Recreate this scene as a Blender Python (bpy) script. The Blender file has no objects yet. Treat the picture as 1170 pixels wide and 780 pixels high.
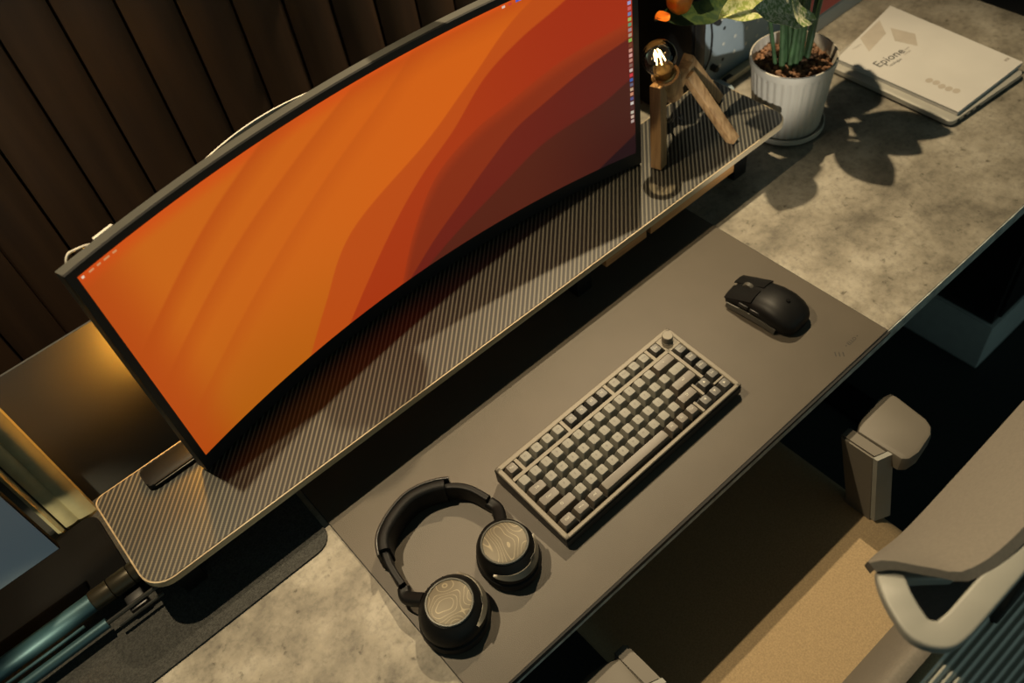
import bpy, bmesh, math, random
from mathutils import Vector, Matrix, Euler
random.seed(7)
C = bpy.context.scene.collection
PI = math.pi

# ------------------------------------------------------------------ materials
def mat(name, col, rough=0.5, metal=0.0, var=0.0, vscale=40.0, bump=0.0, bscale=200.0, spec=0.5, emit=None, estr=0.0):
    m = bpy.data.materials.new(name); m.use_nodes = True
    nt = m.node_tree; b = nt.nodes['Principled BSDF']
    b.inputs['Base Color'].default_value = (*col, 1)
    b.inputs['Roughness'].default_value = rough
    b.inputs['Metallic'].default_value = metal
    b.inputs['Specular IOR Level'].default_value = spec
    tc = nt.nodes.new('ShaderNodeTexCoord')
    if var > 0:
        n = nt.nodes.new('ShaderNodeTexNoise'); n.inputs['Scale'].default_value = vscale; n.inputs['Detail'].default_value = 6
        r = nt.nodes.new('ShaderNodeValToRGB')
        r.color_ramp.elements[0].position = 0.3; r.color_ramp.elements[1].position = 0.7
        r.color_ramp.elements[0].color = (*[c * (1 - var) for c in col], 1)
        r.color_ramp.elements[1].color = (*[min(1, c * (1 + var)) for c in col], 1)
        nt.links.new(tc.outputs['Object'], n.inputs['Vector']); nt.links.new(n.outputs['Fac'], r.inputs['Fac'])
        nt.links.new(r.outputs['Color'], b.inputs['Base Color'])
    if bump > 0:
        n2 = nt.nodes.new('ShaderNodeTexNoise'); n2.inputs['Scale'].default_value = bscale; n2.inputs['Detail'].default_value = 3
        bp = nt.nodes.new('ShaderNodeBump'); bp.inputs['Strength'].default_value = bump; bp.inputs['Distance'].default_value = 0.001
        nt.links.new(tc.outputs['Object'], n2.inputs['Vector']); nt.links.new(n2.outputs['Fac'], bp.inputs['Height'])
        nt.links.new(bp.outputs['Normal'], b.inputs['Normal'])
    if emit:
        b.inputs['Emission Color'].default_value = (*emit, 1); b.inputs['Emission Strength'].default_value = estr
    return m

def nodes_of(m):
    return m.node_tree, m.node_tree.nodes['Principled BSDF']

def mnode(nt, op, a, b=None, c=None):
    n = nt.nodes.new('ShaderNodeMath'); n.operation = op
    for i, v in enumerate((a, b, c)):
        if v is None: continue
        if isinstance(v, (int, float)): n.inputs[i].default_value = v
        else: nt.links.new(v, n.inputs[i])
    return n.outputs[0]

def mat_concrete():
    m = mat('concrete_top', (.36, .32, .25), 0.62)
    nt, b = nodes_of(m)
    tc = nt.nodes.new('ShaderNodeTexCoord')
    def noise(sc, det, dist=0.0):
        n = nt.nodes.new('ShaderNodeTexNoise'); n.inputs['Scale'].default_value = sc; n.inputs['Detail'].default_value = det
        n.inputs['Distortion'].default_value = dist; n.inputs['Roughness'].default_value = 0.62
        nt.links.new(tc.outputs['Object'], n.inputs['Vector']); return n.outputs['Fac']
    def ramp(f, stops):
        r = nt.nodes.new('ShaderNodeValToRGB'); nt.links.new(f, r.inputs['Fac'])
        while len(r.color_ramp.elements) < len(stops): r.color_ramp.elements.new(0.5)
        for e, (p, c) in zip(r.color_ramp.elements, stops): e.position = p; e.color = (*c, 1)
        return r.outputs['Color']
    big = ramp(noise(11, 10, .1), [(.34, (.17, .15, .115)), (.5, (.33, .295, .23)), (.64, (.47, .43, .35))])
    sm = ramp(noise(120, 8, .0), [(.30, (.55, .55, .54)), (.5, (.95, .95, .95)), (.7, (1.12, 1.12, 1.1))])
    pit = ramp(noise(60, 10, .25), [(.30, (.35, .33, .28)), (.37, (1, 1, 1)), (1, (1, 1, 1))])
    mx = nt.nodes.new('ShaderNodeMix'); mx.data_type = 'RGBA'; mx.blend_type = 'MULTIPLY'; mx.inputs[0].default_value = .75
    nt.links.new(big, mx.inputs[6]); nt.links.new(sm, mx.inputs[7])
    mx2 = nt.nodes.new('ShaderNodeMix'); mx2.data_type = 'RGBA'; mx2.blend_type = 'MULTIPLY'; mx2.inputs[0].default_value = .8
    nt.links.new(mx.outputs[2], mx2.inputs[6]); nt.links.new(pit, mx2.inputs[7])
    nt.links.new(mx2.outputs[2], b.inputs['Base Color'])
    return m

def mat_carbon():
    m = mat('carbon_weave', (.05, .05, .045), 0.42, 0.0)
    nt, b = nodes_of(m)
    tc = nt.nodes.new('ShaderNodeTexCoord'); sp = nt.nodes.new('ShaderNodeSeparateXYZ'); nt.links.new(tc.outputs['Object'], sp.inputs[0])
    d = mnode(nt, 'MULTIPLY', mnode(nt, 'SUBTRACT', sp.outputs[0], sp.outputs[1]), .7071 / .0061)
    fr = mnode(nt, 'FRACT', d)
    tri = mnode(nt, 'ABSOLUTE', mnode(nt, 'SUBTRACT', fr, .5))
    e = mnode(nt, 'MULTIPLY', mnode(nt, 'ADD', sp.outputs[0], sp.outputs[1]), .7071 / .0028)
    fe = mnode(nt, 'ABSOLUTE', mnode(nt, 'SUBTRACT', mnode(nt, 'FRACT', e), .5))
    v = mnode(nt, 'ADD', tri, mnode(nt, 'MULTIPLY', fe, .16))
    r = nt.nodes.new('ShaderNodeValToRGB'); nt.links.new(v, r.inputs['Fac'])
    r.color_ramp.elements[0].position = .15; r.color_ramp.elements[0].color = (.155, .144, .108, 1)
    r.color_ramp.elements[1].position = .30; r.color_ramp.elements[1].color = (.009, .009, .008, 1)
    nt.links.new(r.outputs['Color'], b.inputs['Base Color'])
    return m

def mat_wood(name, c0, c1, axis='Z', scale=60, rough=.5):
    m = mat(name, c0, rough)
    nt, b = nodes_of(m)
    tc = nt.nodes.new('ShaderNodeTexCoord'); mp = nt.nodes.new('ShaderNodeMapping')
    s = {'X': (.06, 1, 1), 'Y': (1, .06, 1), 'Z': (1, 1, .06)}[axis]
    mp.inputs['Scale'].default_value = s
    n = nt.nodes.new('ShaderNodeTexNoise'); n.inputs['Scale'].default_value = scale; n.inputs['Detail'].default_value = 6; n.inputs['Distortion'].default_value = .3
    r = nt.nodes.new('ShaderNodeValToRGB')
    r.color_ramp.elements[0].position = .35; r.color_ramp.elements[1].position = .65
    r.color_ramp.elements[0].color = (*c1, 1); r.color_ramp.elements[1].color = (*c0, 1)
    nt.links.new(tc.outputs['Object'], mp.inputs[0]); nt.links.new(mp.outputs[0], n.inputs['Vector'])
    nt.links.new(n.outputs['Fac'], r.inputs['Fac']); nt.links.new(r.outputs['Color'], b.inputs['Base Color'])
    return m

def mat_contour(name):
    m = mat(name, (.3, .26, .18), .5, .3)
    nt, b = nodes_of(m)
    tc = nt.nodes.new('ShaderNodeTexCoord')
    n = nt.nodes.new('ShaderNodeTexNoise'); n.inputs['Scale'].default_value = 34; n.inputs['Detail'].default_value = 0
    nt.links.new(tc.outputs['Object'], n.inputs['Vector'])
    f = mnode(nt, 'FRACT', mnode(nt, 'MULTIPLY', n.outputs['Fac'], 11))
    r = nt.nodes.new('ShaderNodeValToRGB'); nt.links.new(f, r.inputs['Fac'])
    r.color_ramp.elements[0].position = .10; r.color_ramp.elements[0].color = (.26, .22, .14, 1)
    r.color_ramp.elements[1].position = .17; r.color_ramp.elements[1].color = (.12, .10, .063, 1)
    nt.links.new(r.outputs['Color'], b.inputs['Base Color'])
    return m

def mat_attr(name):
    m = mat(name, (.01, .01, .01), .35)
    nt, b = nodes_of(m)
    a = nt.nodes.new('ShaderNodeAttribute'); a.attribute_name = 'picture'
    nt.links.new(a.outputs['Color'], b.inputs['Emission Color']); b.inputs['Emission Strength'].default_value = 1.0
    return m

def mat_glass(name, tint=(1, .93, .8)):
    m = bpy.data.materials.new(name); m.use_nodes = True; nt = m.node_tree
    for n in list(nt.nodes): nt.nodes.remove(n)
    o = nt.nodes.new('ShaderNodeOutputMaterial'); t = nt.nodes.new('ShaderNodeBsdfTransparent'); t.inputs[0].default_value = (*tint, 1)
    g = nt.nodes.new('ShaderNodeBsdfGlossy'); g.inputs['Roughness'].default_value = .03
    fr = nt.nodes.new('ShaderNodeFresnel'); fr.inputs[0].default_value = 1.5
    mx = nt.nodes.new('ShaderNodeMixShader')
    nt.links.new(fr.outputs[0], mx.inputs[0]); nt.links.new(t.outputs[0], mx.inputs[1]); nt.links.new(g.outputs[0], mx.inputs[2])
    nt.links.new(mx.outputs[0], o.inputs[0])
    return m

def mat_leaf(name, base, spot, sc=60, thr=.5, rough=.4):
    m = mat(name, base, rough)
    nt, b = nodes_of(m)
    tc = nt.nodes.new('ShaderNodeTexCoord')
    n = nt.nodes.new('ShaderNodeTexNoise'); n.inputs['Scale'].default_value = sc; n.inputs['Detail'].default_value = 8; n.inputs['Distortion'].default_value = 1.2
    r = nt.nodes.new('ShaderNodeValToRGB'); nt.links.new(tc.outputs['Object'], n.inputs['Vector']); nt.links.new(n.outputs['Fac'], r.inputs['Fac'])
    r.color_ramp.elements[0].position = thr - .06; r.color_ramp.elements[0].color = (*base, 1)
    r.color_ramp.elements[1].position = thr + .06; r.color_ramp.elements[1].color = (*spot, 1)
    nt.links.new(r.outputs['Color'], b.inputs['Base Color'])
    return m

M = dict(
    concrete=mat_concrete(), carbon=mat_carbon(),
    desk_edge=mat('desk_edge_laminate', (.42, .45, .42), .6, var=.4, vscale=60),
    black=mat('black_plastic', (.008, .008, .008), .42, var=.2, vscale=30),
    satin=mat('satin_black_plastic', (.007, .007, .007), .46, var=.15, vscale=40, spec=.16),
    blackm=mat('black_metal', (.012, .013, .013), .4, .6, var=.2),
    mat_pad=mat('desk_mat_leather', (.114, .094, .069), .55, var=.06, vscale=14, bump=.25, bscale=900),
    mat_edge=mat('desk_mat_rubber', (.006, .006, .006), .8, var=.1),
    mat_ink=mat('dark_print', (.02, .018, .014), .7, var=.1),
    felt=mat('charcoal_felt', (.05, .05, .045), .95, var=.5, vscale=420, bump=.8, bscale=900),
    ply=mat_wood('plywood_edge', (.62, .50, .32), (.42, .31, .17), 'X', 90),
    wood=mat_wood('oak_wood', (.50, .30, .13), (.25, .13, .05), 'Z', 130),
    woodx=mat_wood('oak_wood_rail', (.66, .33, .11), (.36, .17, .055), 'X', 110),
    wall=mat_wood('dark_wood_cladding', (.100, .050, .023), (.055, .027, .013), 'Z', 30, .6),
    carpet=mat('dark_carpet', (.013, .02, .02), .95, var=.4, vscale=200, bump=.6, bscale=500),
    rear=mat('grey_monitor_shell', (.095, .092, .078), .45, .2, var=.08),
    keycase=mat('anodised_keyboard_case', (.205, .178, .132), .5, .1, var=.06, vscale=300),
    caseside=mat('keyboard_case_bottom', (.02, .02, .02), .5, var=.1),
    key_a=mat('grey_keycap', (.225, .22, .185), .5, var=.08, vscale=300),
    key_m=mat('brown_grey_keycap', (.115, .095, .072), .45, var=.08, vscale=300),
    key_d=mat('charcoal_keycap', (.065, .062, .055), .45, var=.08, vscale=300),
    legend=mat('pale_legend_ink', (.62, .6, .5), .5, var=.05),
    legend_d=mat('dark_legend_ink', (.09, .085, .07), .5, var=.05),
    knob=mat('brushed_knob', (.20, .18, .14), .5, .15, var=.1),
    bronze=mat_contour('etched_bronze'),
    ring=mat('dark_ring_metal', (.10, .10, .09), .3, .8, var=.1),
    gloss=mat('glossy_black_plastic', (.014, .014, .013), .34, var=.1, spec=.5),
    leather=mat('black_leather', (.010, .010, .010), .5, var=.3, bump=.3, bscale=700, spec=.14),
    grip=mat('grey_grip', (.075, .07, .058), .5, var=.15),
    silverp=mat('silver_grey_plastic', (.22, .2, .16), .4, .3, var=.1),
    pot=mat('white_ceramic', (.52, .48, .40), .45, var=.05, vscale=20),
    pebble=mat('clay_pebble', (.20, .095, .042), .75, var=.55, vscale=70, bump=.5, bscale=300),
    stem=mat('green_stem', (.05, .105, .04), .45, var=.45, vscale=50),
    leaf_dark=mat_leaf('dark_green_leaf', (.02, .045, .014), (.05, .08, .02), 60, .5),
    leaf_var=mat_leaf('variegated_leaf', (.36, .42, .10), (.70, .70, .34), 110, .5),
    leaf_vein=mat_leaf('pale_veined_leaf', (.20, .30, .10), (.74, .72, .50), 150, .5),
    leaf_or=mat_leaf('orange_leaf', (1.0, .21, .012), (1.0, .30, .02), 50, .5),
    paper=mat('white_booklet_paper', (.68, .66, .62), .6, var=.04, vscale=14),
    print_l=mat('pale_print', (.52, .47, .40), .6, var=.1, vscale=30),
    print_g=mat('grey_print', (.36, .33, .29), .6, var=.3, vscale=120),
    ink=mat('black_ink', (.015, .018, .018), .6, var=.1),
    alu=mat('silver_aluminium', (.62, .60, .53), .4, .35, var=.06),
    pegb=mat('pale_blue_grey_steel', (.38, .47, .52), .5, var=.05),
    dark_hole=mat('dark_hole', (.015, .017, .017), .8, var=.1),
    white_plug=mat('white_plastic', (.75, .74, .66), .5, var=.05),
    cream=mat('cream_metal_tray', (.58, .52, .36), .45, .1, var=.08),
    redprint=mat('red_print', (.62, .13, .11), .6, var=.12, vscale=12),
    whiteprint=mat('white_print_border', (.42, .45, .45), .6, var=.04),
    greyp=mat('grey_back_panel', (.055, .053, .048), .6, var=.1, vscale=9),
    matte=mat('matt_black_case_and_shadow', (.004, .004, .004), .9, spec=.1, var=.1),
    gold=mat('pale_gold_metal', (.62, .56, .33), .42, .45, var=.08, vscale=50),
    bluescr=mat('blue_grey_display', (.05, .06, .06), .3, var=.3, vscale=5, emit=(.075, .105, .12), estr=.45),
    teal=mat('teal_metal', (.05, .12, .15), .42, .5, var=.1),
    collar=mat('dark_bronze_collar', (.06, .05, .03), .35, .6, var=.15),
    whitecord=mat('white_cable', (.75, .70, .60), .5, var=.05),
    led=mat('amber_led', (.8, .4, .1), .5, emit=(1.0, .42, .04), estr=240.0, var=.05),
    fil=mat('hot_filament', (1, .8, .5), .5, emit=(1.0, .66, .30), estr=14.0, var=.02),
    glass=mat_glass('amber_bulb_glass'),
    brass=mat('brass', (.55, .38, .16), .35, .9, var=.1),
    seat=mat('tan_woven_fabric', (.46, .335, .185), .9, var=.16, vscale=420, bump=.6, bscale=700),
    armpad=mat('taupe_arm_pad', (.16, .14, .11), .6, var=.05, vscale=15),
    chairw=mat('pale_grey_chair_frame', (.31, .31, .275), .5, var=.04),
    chairr=mat('grey_ribbed_shell', (.62, .62, .55), .6, var=.05),
    chairt=mat('taupe_mesh_fabric', (.19, .17, .14), .75, var=.1, vscale=300),
    chairm=mat('mauve_grey_mesh', (.17, .15, .14), .8, var=.1, vscale=300),
    plinth=mat('pale_blue_grey_plinth', (.45, .52, .52), .6, var=.06),
    screen=mat_attr('display_picture'),
)

ALB = .62                                                          # every surface a little darker than paint charts say
for m_ in M.values():
    for n_ in m_.node_tree.nodes:
        if n_.type == 'BSDF_PRINCIPLED':
            c_ = n_.inputs['Base Color']; c_.default_value = (*[x * ALB for x in c_.default_value[:3]], 1)
            lk = c_.links[0].from_node if c_.is_linked else None
            if lk and lk.type == 'MIX' and lk.blend_type == 'MULTIPLY':
                lk = lk.inputs[6].links[0].from_node.inputs[6].links[0].from_node
            if lk and lk.type == 'VALTORGB':
                for e_ in lk.color_ramp.elements: e_.color = (*[x * ALB for x in e_.color[:3]], 1)

# ------------------------------------------------------------------ mesh helpers
WM = {}
def empty(name, loc, label, cat, rz=0.0, group=None, rot=None):
    o = bpy.data.objects.new(name, None); C.objects.link(o); o.empty_display_size = .03
    o.location = loc; o.rotation_euler = rot if rot else (0, 0, rz)
    o['label'] = label; o['category'] = cat
    if group: o['group'] = group
    WM[o.name] = Matrix.Translation(Vector(loc)) @ Euler(o.rotation_euler).to_matrix().to_4x4()
    return o

def part(name, bm, m, parent=None, label=None, world=False, smooth=35, kind=None, cat=None, loc=None):
    if parent is not None and world:
        bm.transform(WM[parent.name].inverted())
    bmesh.ops.recalc_face_normals(bm, faces=bm.faces)
    me = bpy.data.meshes.new(name); bm.to_mesh(me); bm.free()
    if smooth:
        for p in me.polygons: p.use_smooth = True
        me.set_sharp_from_angle(angle=math.radians(smooth))
    me.materials.append(M[m] if isinstance(m, str) else m)
    o = bpy.data.objects.new(name, me); C.objects.link(o)
    w = Matrix.Identity(4)
    if parent is not None:
        o.parent = parent; w = WM[parent.name].copy()
    if loc: o.location = loc; w = w @ Matrix.Translation(Vector(loc))
    WM[o.name] = w
    if label: o['label'] = label
    if cat: o['category'] = cat
    if kind: o['kind'] = kind
    return o

def B(): return bmesh.new()

def box(bm, c, s, bev=0.0, seg=2, rot=None):
    r = bmesh.ops.create_cube(bm, size=1.0)
    vs = r['verts']
    bmesh.ops.scale(bm, vec=Vector(s), verts=vs)
    if bev > 0:
        es = list({e for v in vs for e in v.link_edges})
        rr = bmesh.ops.bevel(bm, geom=es, offset=bev, segments=seg, affect='EDGES', profile=.5)
        vs = list({v for f in rr['faces'] for v in f.verts} | {v for v in vs if v.is_valid})
    if rot is not None: bmesh.ops.transform(bm, matrix=rot.to_4x4(), verts=vs)
    bmesh.ops.translate(bm, vec=Vector(c), verts=vs)
    return vs

def frame_for(d):
    d = d.normalized(); a = Vector((0, 0, 1)) if abs(d.z) < .9 else Vector((1, 0, 0))
    u = d.cross(a).normalized(); return u, d.cross(u).normalized()

def tube(bm, pts, r, n=12, caps=True):
    pts = [Vector(p) for p in pts]; rs = r if isinstance(r, (list, tuple)) else [r] * len(pts)
    rings = []; u = None
    for i, p in enumerate(pts):
        d = (pts[min(i + 1, len(pts) - 1)] - pts[max(i - 1, 0)]).normalized()
        if u is None: u, v = frame_for(d)
        else:
            u = (u - d * u.dot(d)).normalized(); v = d.cross(u).normalized()
        rings.append([bm.verts.new(p + (u * math.cos(2 * PI * k / n) + v * math.sin(2 * PI * k / n)) * rs[i]) for k in range(n)])
    for a, b in zip(rings, rings[1:]):
        for k in range(n): bm.faces.new((a[k], a[(k + 1) % n], b[(k + 1) % n], b[k]))
    if caps:
        bm.faces.new(rings[0]); bm.faces.new(rings[-1])

def beam(bm, p0, p1, w, h, up=(0, 0, 1), bev=0.0):
    """square bar from p0 to p1"""
    p0, p1 = Vector(p0), Vector(p1); d = (p1 - p0); L = d.length; d.normalize()
    up = Vector(up); x = d.cross(up).normalized(); y = x.cross(d).normalized()
    rot = Matrix((x, d, y)).transposed()
    return box(bm, (p0 + p1) / 2, (w, L, h), bev, 2, rot)

def lathe(bm, prof, c=(0, 0, 0), n=32, sx=1.0, sy=1.0, rot=None, flute=0, fdepth=0.0, frange=None):
    rings = []; c = Vector(c)
    for (r, z) in prof:
        ring = []
        if r < 1e-6:
            p = Vector((0, 0, z)); ring = [bm.verts.new((rot @ p if rot else p) + c)]
        else:
            for k in range(n):
                a = 2 * PI * k / n; rr = r
                if flute and frange and frange[0] <= z <= frange[1]: rr = r - fdepth * (0.5 + .5 * math.cos(a * flute)) ** 2
                p = Vector((rr * math.cos(a) * sx, rr * math.sin(a) * sy, z))
                ring.append(bm.verts.new((rot @ p if rot else p) + c))
        rings.append(ring)
    for a, b in zip(rings, rings[1:]):
        if len(a) == 1 and len(b) == 1: continue
        if len(a) == 1:
            for k in range(n): bm.faces.new((a[0], b[k], b[(k + 1) % n]))
        elif len(b) == 1:
            for k in range(n): bm.faces.new((a[k], a[(k + 1) % n], b[0]))
        else:
            for k in range(n): bm.faces.new((a[k], a[(k + 1) % n], b[(k + 1) % n], b[k]))
    if len(rings[0]) > 1: bm.faces.new(rings[0])
    if len(rings[-1]) > 1: bm.faces.new(rings[-1])

def prism(bm, poly, z0, z1, bev=0.0):
    """poly of (x, y), extruded between z0 and z1"""
    a = [bm.verts.new((x, y, z0)) for x, y in poly]; b = [bm.verts.new((x, y, z1)) for x, y in poly]
    n = len(poly); bm.faces.new(a[::-1]); top = bm.faces.new(b)
    for k in range(n): bm.faces.new((a[k], a[(k + 1) % n], b[(k + 1) % n], b[k]))
    if bev > 0:
        bmesh.ops.bevel(bm, geom=list(top.edges), offset=bev, segments=2, affect='EDGES', profile=.5)

def rrect(x0, y0, x1, y1, r, n=6):
    out = []
    rs = r if isinstance(r, (tuple, list)) else [r] * 4      # BL BR TR TL
    for (cx, cy, a0, q) in ((x0, y0, PI, 0), (x1, y0, 1.5 * PI, 1), (x1, y1, 0, 2), (x0, y1, .5 * PI, 3)):
        rr = rs[q]; ccx = cx + (rr if q in (0, 3) else -rr); ccy = cy + (rr if q in (0, 1) else -rr)
        if rr <= 0: out.append((cx, cy)); continue
        for k in range(n + 1):
            a = a0 + k / n * PI / 2; out.append((ccx + rr * math.cos(a), ccy + rr * math.sin(a)))
    return out

def sweep(bm, pts, prof, up=(0, 0, 1), closed=False, scale=None):
    """prof of (side, up) offsets carried along pts"""
    pts = [Vector(p) for p in pts]; up = Vector(up); rings = []; N = len(pts)
    for i, p in enumerate(pts):
        if closed: d = pts[(i + 1) % N] - pts[i - 1]
        else: d = pts[min(i + 1, N - 1)] - pts[max(i - 1, 0)]
        d.normalize(); s = d.cross(up).normalized(); t = s.cross(d).normalized()
        k = scale[i] if scale else 1.0
        rings.append([bm.verts.new(p + s * a * k + t * b * k) for a, b in prof])
    n = len(prof)
    pairs = list(zip(rings, rings[1:])) + ([(rings[-1], rings[0])] if closed else [])
    for a, b in pairs:
        for k in range(n): bm.faces.new((a[k], a[(k + 1) % n], b[(k + 1) % n], b[k]))
    if not closed: bm.faces.new(rings[0]); bm.faces.new(rings[-1])

def loft(bm, rings, close_ends=True, closed=True):
    R = [[bm.verts.new(Vector(p)) for p in r] for r in rings]; n = len(R[0])
    for a, b in zip(R, R[1:]):
        for k in range(n if closed else n - 1): bm.faces.new((a[k], a[(k + 1) % n], b[(k + 1) % n], b[k]))
    if close_ends and closed: bm.faces.new(R[0]); bm.faces.new(R[-1])

def slab_grid(bm, fn, nu, nv, thick):
    """a curved sheet fn(u,v)->(point, normal), given real thickness"""
    F = [[None] * (nv + 1) for _ in range(nu + 1)]; G = [[None] * (nv + 1) for _ in range(nu + 1)]
    for i in range(nu + 1):
        for j in range(nv + 1):
            p, nrm = fn(i / nu, j / nv); p = Vector(p); nrm = Vector(nrm).normalized()
            F[i][j] = bm.verts.new(p); G[i][j] = bm.verts.new(p - nrm * thick)
    for i in range(nu):
        for j in range(nv):
            bm.faces.new((F[i][j], F[i + 1][j], F[i + 1][j + 1], F[i][j + 1]))
            bm.faces.new((G[i][j], G[i][j + 1], G[i + 1][j + 1], G[i + 1][j]))
    for i in range(nu):
        bm.faces.new((F[i][0], G[i][0], G[i + 1][0], F[i + 1][0])); bm.faces.new((F[i][nv], F[i + 1][nv], G[i + 1][nv], G[i][nv]))
    for j in range(nv):
        bm.faces.new((F[0][j], F[0][j + 1], G[0][j + 1], G[0][j])); bm.faces.new((F[nu][j], G[nu][j], G[nu][j + 1], F[nu][j + 1]))

def catmull(P, n=8):
    P = [Vector(p) for p in P]; out = []
    for i in range(len(P) - 1):
        p0 = P[max(i - 1, 0)]; p1 = P[i]; p2 = P[i + 1]; p3 = P[min(i + 2, len(P) - 1)]
        for k in range(n):
            t = k / n
            out.append(.5 * ((2 * p1) + (p2 - p0) * t + (2 * p0 - 5 * p1 + 4 * p2 - p3) * t * t + (3 * p1 - p0 - 3 * p2 + p3) * t ** 3))
    out.append(P[-1]); return out

def text_bm(txt, size, depth=.0001, align='CENTER'):
    cu = bpy.data.curves.new('lettering', 'FONT'); cu.body = txt; cu.size = size; cu.extrude = depth
    cu.align_x = align; cu.align_y = 'CENTER'; cu.resolution_u = 2
    o = bpy.data.objects.new('lettering', cu); C.objects.link(o)
    dg = bpy.context.evaluated_depsgraph_get(); me = bpy.data.meshes.new_from_object(o.evaluated_get(dg))
    bm = B(); bm.from_mesh(me); bpy.data.objects.remove(o); bpy.data.meshes.remove(me); bpy.data.curves.remove(cu)
    return bm

# ------------------------------------------------------------------ setting
FZ = -0.745
def struct(name, bm, m):
    o = part(name, bm, m, smooth=30); o['kind'] = 'structure'; return o
b = B(); box(b, (.4, .2, FZ - .05), (6, 5, .1)); struct('floor', b, 'carpet')
WY = 1.15
b = B(); box(b, (.4, WY + .06, .3), (6, .06, 2.3))
x = -2.5
while x < 3.3:                                                    # upright boards with open joints
    pb = [(x + .002, WY + .04)] + [(x + .002 + .0665 * k / 10, WY + .004 - .009 * math.sin(PI * k / 10) ** .7) for k in range(11)] + [(x + .0685, WY + .04)]
    prism(b, pb, -.85, 1.45); x += .0705
struct('wall_back', b, 'wall')
b = B(); box(b, (3.36, -.3, .3), (.06, 2.8, 2.3)); struct('wall_right', b, 'wall')

# ------------------------------------------------------------------ desk
desk = empty('desk', (.43, .65, FZ), 'long desk with a mottled concrete top holding the keyboard and plant', 'desk')
b = B(); prism(b, [(-.75, .351), (1.622, .351), (1.622, .975), (-.75, .975)], -.025, 0, .0008); part('desktop', b, 'concrete', desk, world=True)
b = B(); box(b, (.436, .3505, -.0128), (2.372, .002, .0236)); part('front_edging', b, 'desk_edge', desk, 'dark grey front edging strip', world=True)
for lx in (-.66, 1.20):
    b = B(); box(b, (lx, .72, -.385), (.06, .08, .715), .004); box(b, (lx, .66, -.735), (.07, .5, .02), .004); box(b, (lx, .68, -.032), (.06, .45, .015), .003)
    part('leg', b, 'blackm', desk, world=True)

cab = empty('drawer_cabinet', (1.75, .62, FZ), 'black drawer cabinet on a pale blue grey plinth under the desk', 'cabinet')
b = B(); prism(b, rrect(1.475, .404, 2.05, .86, .002), FZ, -.605, .002); part('plinth', b, 'plinth', cab, 'pale blue grey plinth', world=True)
b = B(); prism(b, rrect(1.484, .412, 2.04, .855, .003), -.605, -.03); part('body', b, 'black', cab, world=True)
for k in range(2):
    b = B(); box(b, (1.762, .408, -.46 + k * .27), (.53, .008, .255), .002); d_ = part('drawer', b, 'black', cab, world=True)
    b = B(); box(b, (1.762, .3995, -.37 + k * .27), (.16, .009, .014), .003); part('handle', b, 'blackm', d_, world=True)

felt = B(); prism(felt, rrect(-.52, .640, .0785, .955, (.0, .024, .0, .0)), .0004, .0034, .0008)
o = part('felt_mat', felt, 'felt', label='charcoal felt mat with a rounded corner lying under the shelf end', cat='mat')

dm = empty('desk_mat', (.457, .57, 0), 'large smooth brown grey desk mat under the keyboard and mouse', 'desk mat')
def quadpoly(z0, z1, inset=0):
    return [(.0865 + inset, .3478 + inset), (.828 - inset, .3505 + inset), (.8285 - inset, .80), (.0860 + inset, .80)]
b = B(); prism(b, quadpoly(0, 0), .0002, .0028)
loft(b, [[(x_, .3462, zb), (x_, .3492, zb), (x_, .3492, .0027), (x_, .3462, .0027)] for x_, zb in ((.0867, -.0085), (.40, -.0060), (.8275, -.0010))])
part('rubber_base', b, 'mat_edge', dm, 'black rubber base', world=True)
b = B(); prism(b, quadpoly(0, 0, .0008), .0028, .0034, .0003); part('top_sheet', b, 'mat_pad', dm, world=True)
b = B()
for k in range(3):                                                 # three short bars of the mark
    box(b, (.7445 + k * .0036, .3752 - k * .0038, .0036), (.0013, .0075, .0002), rot=Matrix.Rotation(-.70, 3, 'Z'))
t = text_bm('\u2022 ELLO \u2022', .0075, .0001); t.transform(Matrix.Translation((.7785, .3735, .0036))); me_ = bpy.data.meshes.new('t'); t.to_mesh(me_); b.from_mesh(me_); t.free()
part('printed_mark', b, 'mat_ink', dm, 'faint dark printed mark', world=True, smooth=0)

# ------------------------------------------------------------------ monitor shelf
SH = .09
sh = empty('monitor_shelf', (.43, .765, 0), 'long low desk shelf with a carbon striped top and plywood edge', 'shelf')
outl = rrect(-.1235, .6815, 1.0225, .853, (.032, .026, .012, .012), 8)
b = B(); prism(b, rrect(-.1215, .6835, 1.0205, .851, (.031, .025, .012, .012), 8), SH - .010, SH); part('top_board', b, 'carbon', sh, world=True)
b = B()
prism(b, outl, SH - .0115, SH - .0009, .0006); part('plywood_edge', b, 'ply', sh, 'pale plywood edge', world=True)
for lx, lz in ((-.083, .0036), (.592, .0036), (.9455, .0004)):
    b = B(); box(b, (lx, .726, (.078 + lz) / 2), (.03, .03, .078 - lz), .002); box(b, (lx, .82, (.078 + lz) / 2), (.03, .03, .078 - lz), .002); box(b, (lx, .773, .072), (.028, .08, .012), .002)
    part('leg', b, 'black', sh, 'black square leg', world=True)
for x0, x1 in ((.613, .697), (.706, .892)):
    b = B(); box(b, ((x0 + x1) / 2, .6895, .0690), (x1 - x0, .012, .0165), .001); part('drawer_front', b, 'woodx', sh, 'brown wooden drawer front', world=True)
    b = B(); box(b, ((x0 + x1) / 2, .745, .0665), (x1 - x0 - .004, .084, .020), .001); part('drawer_box', b, 'black', sh, world=True)

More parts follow.
